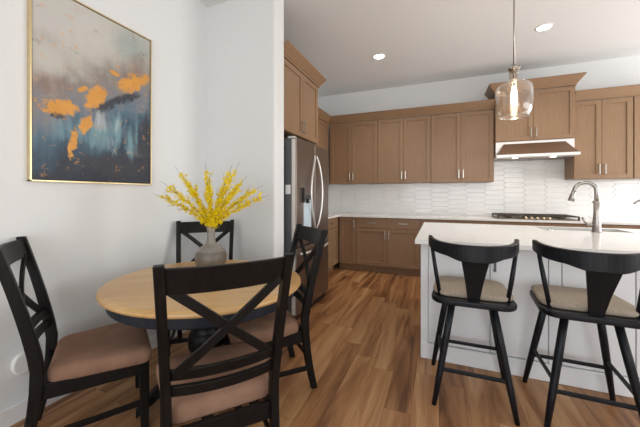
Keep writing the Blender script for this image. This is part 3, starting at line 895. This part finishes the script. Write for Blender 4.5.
# ================================================================== counter stools
def counter_stool():
    t = thing('counter_stool', 'black wood counter stool at the left end of the island', 'stool', (0, 0, 0), 0, 'counter stools at the island')
    # seat slab, rounded
    def outline(hw, hf, hr, n=9):
        pts = []
        for cx, cy, r, a0 in ((hw - .10, hf - .07, .07, 0), (-hw + .10, hf - .07, .07, pi / 2), (-hw + .075, -hr + .09, .09, pi), (hw - .075, -hr + .09, .09, 1.5 * pi)):
            for k in range(n):
                a = a0 + (pi / 2) * k / (n - 1)
                ex = .03 if cy > 0 else -.015
                pts.append((cx + (r + (ex if cy > 0 else 0.0)) * cos(a), cy + r * sin(a)))
        return pts
    b = MB(); b.prism(outline(.212, .215, .225), .600, .636, bevel=.011, seg=3); b.build('seat', M['stool_black'], t)
    # cushion, domed
    secs = []
    for z, k in ((.637, .95), (.642, .98), (.655, .995), (.663, .975), (.669, .92), (.672, .72), (.673, .4)):
        secs.append([Vector((x * k, y * k + .008, z)) for x, y in outline(.206, .206, .185)])
    b = MB(); b.strip(secs, smooth=True); b.build('cushion', M['linen'], t)
    tops = {}
    for sx in (-1, 1):
        for sy in (-1, 1):
            top = Vector((sx * (.108 if sy < 0 else .125), sy * .135, .602)); bot = Vector((sx * (.212 if sy < 0 else .225), sy * .222, .0))
            tops[sx, sy] = (top, bot)
            b = MB(); b.tube([top, top.lerp(bot, .35), top.lerp(bot, .7), bot], [.0195, .0205, .0185, .0135], 14); b.build('leg', M['stool_black'], t)
    def on(sx, sy, z):
        top, bot = tops[sx, sy]; return bot.lerp(top, z / .602)
    for sy, z in ((-1, .205), (1, .205)):
        b = MB(); b.bar(on(-1, sy, z), on(1, sy, z), .015, .022, bevel=.004); b.build('stretcher', M['stool_black'], t)
    for sx in (-1, 1):
        b = MB(); b.bar(on(sx, -1, .25), on(sx, 1, .25), .015, .022, bevel=.004); b.build('stretcher', M['stool_black'], t)
    # bent back rail
    secs = []
    for k in range(33):
        a = -1.0 + 2.0 * k / 32
        x = .236 * sin(a * pi / 2 * .93) / sin(pi / 2 * .93)
        y = -.31 + .225 * (1 - cos(a * pi / 2 * .93)) / (1 - cos(pi / 2 * .93))
        zt = .972 + .020 * abs(a) ** 3
        ear = max(0.0, 1 - abs(abs(a) - .0) / .42)
        hgt = .074 + .020 * min(1, ear * 2.0) - .016 * abs(a) ** 4
        th = .024
        tx = .236 * cos(a * pi / 2 * .93); ty = .225 * sin(a * pi / 2 * .93)
        tv = Vector((tx, ty, 0)).normalized(); nv = Vector((tv.y, -tv.x, 0))
        p = Vector((x, y, 0))
        secs.append([p + nv * th / 2 + Vector((0, 0, zt)), p - nv * th / 2 + Vector((0, 0, zt)), p - nv * th / 2 + Vector((0, .0, zt - hgt)), p + nv * th / 2 + Vector((0, 0, zt - hgt))])
    b = MB(); b.strip(secs, bevel=.005, smooth=False); b.build('back_rail', M['stool_black'], t)
    # tapering splat
    b = MB()
    b.strip([[Vector((-w, y - .008, z)), Vector((w, y - .008, z)), Vector((w, y + .008, z)), Vector((-w, y + .008, z))] for w, y, z in ((.030, -.197, .630), (.046, -.236, .75), (.067, -.282, .87), (.080, -.302, .905))], bevel=.003)
    b.build('splat', M['stool_black'], t)
    for s in (-1, 1):
        b = MB(); b.tube([(s * .178, -.150, .628), (s * .203, -.142, .78), (s * .229, -.128, .955)], [.0115, .0125, .0105], 12); b.build('spindle', M['stool_black'], t)
    return t
st = counter_stool()
st.location = (.185, 2.125, 0)
dup(st, (.748, 2.125, 0), radians(-2), 'black wood counter stool nearest the right edge of the photo')

# ================================================================== dining table
TX, TY, TA, TB = -1.312, 1.43, .582, .525
def dining_table():
    t = thing('dining_table', 'round pine-topped dining table on a black pedestal', 'table', (TX, TY, 0))
    def ell(k, n=72): return [(TA * k * cos(2 * pi * i / n), TB * k * sin(2 * pi * i / n)) for i in range(n)]
    b = MB()
    secs = [[Vector((x, y, z)) for x, y in ell(k)] for z, k in ((.708, .965), (.711, .985), (.722, 1.0), (.733, .997), (.736, .982), (.739, .972), (.742, .955))]
    b.strip(secs); b.build('tabletop', M['pine'], t)
    b = MB(); b.strip([[Vector((x, y, z)) for x, y in ell(k)] for z, k in ((.646, .915), (.652, .925), (.7075, .925))]); b.build('apron', M['table_navy'], t)
    b = MB()
    b.lathe([(0, .13), (.085, .13), (.098, .15), (.098, .20), (.075, .225), (.062, .25), (.085, .29), (.105, .34), (.108, .39), (.095, .43), (.070, .455), (.082, .47), (.082, .49), (.066, .505), (.062, .56), (.10, .60), (.13, .643), (0, .643)], 36)
    b.build('pedestal', M['chair_black'], t)
    for k in range(4):
        a = pi / 4 + k * pi / 2 - .03
        u = Vector((cos(a), sin(a), 0)); w = Vector((-sin(a), cos(a), 0))
        secs = []
        for r, z, h in ((.06, .20, .10), (.16, .185, .085), (.26, .12, .07), (.33, .06, .058), (.37, .028, .054)):
            p = u * r
            secs.append([p + w * .03 + Vector((0, 0, z + h / 2)), p - w * .03 + Vector((0, 0, z + h / 2)), p - w * .03 + Vector((0, 0, z - h / 2)), p + w * .03 + Vector((0, 0, z - h / 2))])
        b = MB(); b.strip(secs, bevel=.006); b.build('foot', M['chair_black'], t)
dining_table()

# ================================================================== cross-back dining chairs
def dining_chair():
    t = thing('dining_chair', 'black cross-back dining chair', 'chair', (0, 0, 0), 0, 'cross-back dining chairs')
    W0 = .203
    def WZ(z): return W0 + .022 * max(0, (z - .45) / .57)
    W = W0                                     # half spacing of the back posts
    def py(z):                                    # rake of the back post, foot to top
        if z < .45: return -.20 - .065 * ((.45 - z) / .45) ** 1.8
        return -.20 - .130 * ((z - .45) / .57) ** 1.25
    zs = [0, .08, .17, .27, .36, .45, .53, .62, .72, .82, .92, 1.02]
    for s in (-1, 1):
        secs = []
        for z in zs:
            d = .050 - .012 * max(0, (z - .5) / .52) - .010 * max(0, (.45 - z) / .45)
            w = .034
            W = WZ(z)
            secs.append([Vector((s * W + w / 2, py(z) + d / 2, z)), Vector((s * W - w / 2, py(z) + d / 2, z)), Vector((s * W - w / 2, py(z) - d / 2, z)), Vector((s * W + w / 2, py(z) - d / 2, z))])
        b = MB(); b.strip(secs, bevel=.004); b.build('back_post', M['chair_black'], t)
    def curved_rail(z0, z1, name, bow, th=.020, dz=0.0):
        secs = []
        n = 14
        for k in range(n + 1):
            a = -1 + 2 * k / n
            off = -bow * (1 - a * a)
            def P(z, e): return Vector((a * (WZ(z) - .012), py(z) + off + e, z + dz * (1 - a * a)))
            secs.append([P(z1, th / 2), P(z1, -th / 2), P(z0, -th / 2), P(z0, th / 2)])
        b = MB(); b.strip(secs, bevel=.003); return b.build(name, M['chair_black'], t)
    curved_rail(.912, 1.008, 'top_rail', .030)
    curved_rail(.577, .619, 'back_slat', .030)
    curved_rail(.512, .553, 'back_slat', .030)
    for s in (-1, 1):
        secs = []
        n = 10
        for k in range(n + 1):
            q = k / n
            z = .925 - (.925 - .600) * q
            x = s * (-1 + 2 * q) * (WZ(z) - .032)
            a = x / WZ(z)
            y = py(z) - .030 * (1 - a * a) + s * .004
            wv = Vector((s * .68, 0, .73)) * .0165
            secs.append([Vector((x, y + .008, z)) + wv, Vector((x, y - .008, z)) + wv, Vector((x, y - .008, z)) - wv, Vector((x, y + .008, z)) - wv])
        b = MB(); b.strip(secs, bevel=.002); b.build('cross_brace', M['chair_black'], t)
    # seat frame
    fw, rw, yf, yr = .230, .195, .237, -.20
    b = MB()
    b.bar((-rw, yr, .342), (rw, yr, .342), .022, .072, bevel=.002)
    b.bar((-fw, yf - .012, .342), (fw, yf - .012, .342), .022, .072, bevel=.002)
    for s in (-1, 1): b.bar((s * (rw - .002), yr, .342), (s * (fw - .012), yf - .01, .342), .022, .072, bevel=.002)
    b.build('seat_frame', M['chair_black'], t)
    # padded seat
    def trap(k, ex=0.0):
        pts = []
        fw2, rw2 = (.256 + ex), (.208 + ex)
        y1, y0 = .255 + ex, -.172 - ex
        r = .045
        for cx, cy, a0 in ((fw2 - r, y1 - r, 0), (-fw2 + r, y1 - r, pi / 2), (-rw2 + r, y0 + r, pi), (rw2 - r, y0 + r, 1.5 * pi)):
            for i in range(6):
                a = a0 + pi / 2 * i / 5
                pts.append(((cx + r * cos(a)) * k, (cy + r * sin(a)) * k))
        return pts
    secs = [[Vector((x, y, z)) for x, y in trap(k)] for z, k in ((.370, .975), (.377, .992), (.404, 1.0), (.420, .99), (.434, .955), (.444, .88), (.451, .68), (.454, .35))]
    b = MB(); b.strip(secs, smooth=True); b.build('seat_cushion', M['suede'], t)
    for s in (-1, 1):
        b = MB(); b.bar((s * .217, .217, .377), (s * .217, .221, 0.0), .046, .046, up=(0, 1, 0), bevel=.003, w2=.036, d2=.036); b.build('front_leg', M['chair_black'], t)
        b = MB(); b.bar((s * .215, .219, .150), (s * W, py(.15), .150), .016, .028, bevel=.003); b.build('stretcher', M['chair_black'], t)
    b = MB(); b.bar((-.205, .219, .215), (.205, .219, .215), .016, .028, bevel=.003); b.build('stretcher', M['chair_black'], t)
    b = MB(); b.bar((-W, py(.215), .215), (W, py(.215), .215), .016, .028, bevel=.003); b.build('stretcher', M['chair_black'], t)
    return t
def face(fx, fy): return math.atan2(fy, fx) - pi / 2
ch = dining_chair()
CH = [((-.695, .872), (-.745, .667), 'black cross-back dining chair nearest the camera, seen from behind'),
      ((-1.937, .786), (.548, .836), 'black cross-back dining chair at the left edge of the photo, under the painting'),
      ((-.858, 1.970), (-.68, -.73), 'black cross-back dining chair in front of the refrigerator'),
      ((-1.940, 2.105), (.62, -.785), 'black cross-back dining chair in the wall corner behind the vase')]
for i, (p, f, lab) in enumerate(CH):
    k = .33 / math.hypot(*f); p = (p[0] + f[0] * k, p[1] + f[1] * k)          # p is the middle of the chair's top rail
    if i == 0:
        ch.location = (*p, 0); ch.rotation_euler = (0, 0, face(*f)); ch['label'] = lab
    else:
        dup(ch, (*p, 0), face(*f), lab)

# ================================================================== vase and forsythia
VX, VY, VZ = -1.440, 1.609, .7425
b = MB()
b.lathe([(0, .0005), (.062, .0005), (.078, .010), (.096, .040), (.104, .075), (.102, .100), (.092, .128), (.070, .152), (.045, .168), (.031, .185), (.026, .215), (.026, .265), (.029, .288), (.032, .296), (.028, .296), (.024, .286), (.022, .262), (.022, .21), (.0, .19)], 40)
o = b.build('vase', M['vase']); o.location = (VX, VY, VZ)
tag(o, 'grey stoneware bottle vase on the dining table', 'vase')

RV = Vector((cos(radians(21.75)), sin(radians(21.75)), 0)); FV = Vector((-sin(radians(21.75)), cos(radians(21.75)), 0))
SPRAYS = [  # across, up, depth of tip relative to the vase mouth, bend, label
    (-.385, .225, .02, .10, 'yellow blossom branch reaching farthest left from the vase'),
    (-.280, .305, -.08, .05, 'yellow blossom branch second from the left in the vase'),
    (-.260, .415, .07, .04, 'yellow blossom branch third from the left, rising steeply'),
    (-.150, .330, -.06, .03, 'short yellow blossom branch left of the middle of the vase'),
    (-.055, .440, .05, .01, 'upright yellow blossom branch just left of the vase middle'),
    (.020, .330, -.09, .00, 'shortest upright yellow blossom branch over the vase mouth'),
    (.115, .435, .08, -.02, 'tall yellow blossom branch just right of the vase middle'),
    (.190, .440, -.02, -.03, 'tall yellow blossom branch leaning right beside the upright ones'),
    (.215, .355, .08, -.05, 'yellow blossom branch fourth from the right in the vase'),
    (.220, .290, -.09, -.06, 'yellow blossom branch third from the right in the vase'),
    (.325, .285, .05, -.08, 'yellow blossom branch second from the right in the vase'),
    (.380, .215, -.03, -.11, 'yellow blossom branch reaching farthest right from the vase')]
rng = random.Random(11)
for n, (u, w, d, bend, lab) in enumerate(SPRAYS):
    mouth = Vector((VX, VY, VZ + .29))
    t = thing('blossom_branch', lab, 'flower branch', (VX, VY, VZ + .21), 0, 'yellow blossom branches in the vase')
    org = Vector((VX, VY, VZ + .21))
    ang = 2 * pi * n / len(SPRAYS)
    foot = Vector((.010 * cos(ang), .010 * sin(ang), 0))
    p1 = mouth - org + Vector((.013 * cos(ang), .013 * sin(ang), 0)) * .9 + RV * u * .02
    u *= 1.07
    tip = mouth - org + RV * u + FV * d + Vector((0, 0, w))
    midp = p1.lerp(tip, .5) + Vector((0, 0, abs(bend) * .45)) - RV * (u * .06)
    def curve(q):
        if q < .15: return foot.lerp(p1, q / .15)
        s = (q - .15) / .85
        return p1 * (1 - s) ** 2 + midp * 2 * s * (1 - s) + tip * s * s
    pts = [curve(k / 20) for k in range(21)]
    b = MB(); b.tube(pts, [.0028 - .0021 * k / 20 for k in range(21)], 6)
    twigs = []
    for k in range(4):
        q = rng.uniform(.45, .8)
        p = curve(q); dirv = (curve(q + .1) - p).normalized()
        side = (dirv.cross(FV) * rng.choice((-1, 1)) + FV * rng.uniform(-.7, .7)).normalized()
        e = p + (dirv * .8 + side * .45).normalized() * rng.uniform(.05, .10)
        b.tube([p, p.lerp(e, .5) + Vector((0, 0, .003)), e], [.0014, .001, .0006], 5)
        twigs.append((p, e))
    b.build('stem', M['stem'], t)
    bm = bmesh.new()
    def blossom(c, r):
        nrm = Vector((rng.gauss(0, 1), rng.gauss(0, 1), rng.gauss(0, 1))).normalized()
        a = nrm.orthogonal().normalized(); e = nrm.cross(a)
        ph = rng.uniform(0, pi)
        for k in range(4):
            an = ph + k * pi / 2
            dv = a * cos(an) + e * sin(an); sv = nrm.cross(dv)
            v0 = c; v1 = c + dv * r * .55 + sv * r * .34 + nrm * r * .25; v2 = c + dv * r * 1.1 + nrm * r * .45; v3 = c + dv * r * .55 - sv * r * .34 + nrm * r * .25
            bm.faces.new([bm.verts.new(v) for v in (v0, v1, v2, v3)])
    L = (tip - p1).length
    for k in range(int(520 * L)):
        q = .16 + .72 * rng.random() ** 1.15
        spread = .018 * (1 - .55 * q) + .004
        c = curve(q) + Vector((rng.gauss(0, spread * .6), rng.gauss(0, spread * .6), rng.gauss(0, spread * .6)))
        blossom(c, rng.uniform(.008, .0125))
    for p, e in twigs:
        for k in range(9):
            c = p.lerp(e, rng.uniform(.1, .85)) + Vector((rng.gauss(0, .005), rng.gauss(0, .005), rng.gauss(0, .005)))
            blossom(c, rng.uniform(.006, .010))
    me = bpy.data.meshes.new('blossoms'); bm.to_mesh(me); bm.free(); me.materials.append(M['blossom'])
    bo = bpy.data.objects.new('blossoms', me); COL.objects.link(bo); bo.parent = t

# ================================================================== painting
def painting():
    y0, y1, z0, z1 = .962, 1.702, 1.338, 2.470
    t = thing('painting', 'tall abstract painting in a thin gold frame on the left wall', 'painting', (XL, y0, z0))
    W, H, D = y1 - y0, z1 - z0, .030
    b = MB()
    b.box(.001, D, -.012, -.003, -.012, H + .012, bevel=.001); b.box(.001, D, -.012, W + .012, -.012, -.003, bevel=.001)
    b.box(.001, D, -.012, W + .012, H + .003, H + .012, bevel=.001); b.box(.001, D, W + .003, W + .012, -.012, H + .012, bevel=.001)
    f = b.build('frame', M['gold'], t)
    b = MB(); b.box(.001, .010, -.006, W + .006, -.006, H + .006); b.build('backing', M['frame_black'], f)
    b = MB(); b.box(.010, D - .006, .0, W, .0, H, bevel=.002); b.build('canvas', M['canvas'], t)
painting()

# white rounded cover low on the left wall, behind the left chair
b = MB()
b.prism([(0.048 * cos(2 * pi * k / 32), .062 * sin(2 * pi * k / 32)) for k in range(32)], 0.0, .03, bevel=.010, seg=3, M=Matrix.Translation((0, 0, 0)))
o = b.build('wall_cover', M['white_plastic']); o.location = (XL + .0005, .925, .315); o.rotation_euler = (pi / 2, 0, pi / 2)
tag(o, 'rounded white cover low on the left wall beside the chair', 'outlet cover')
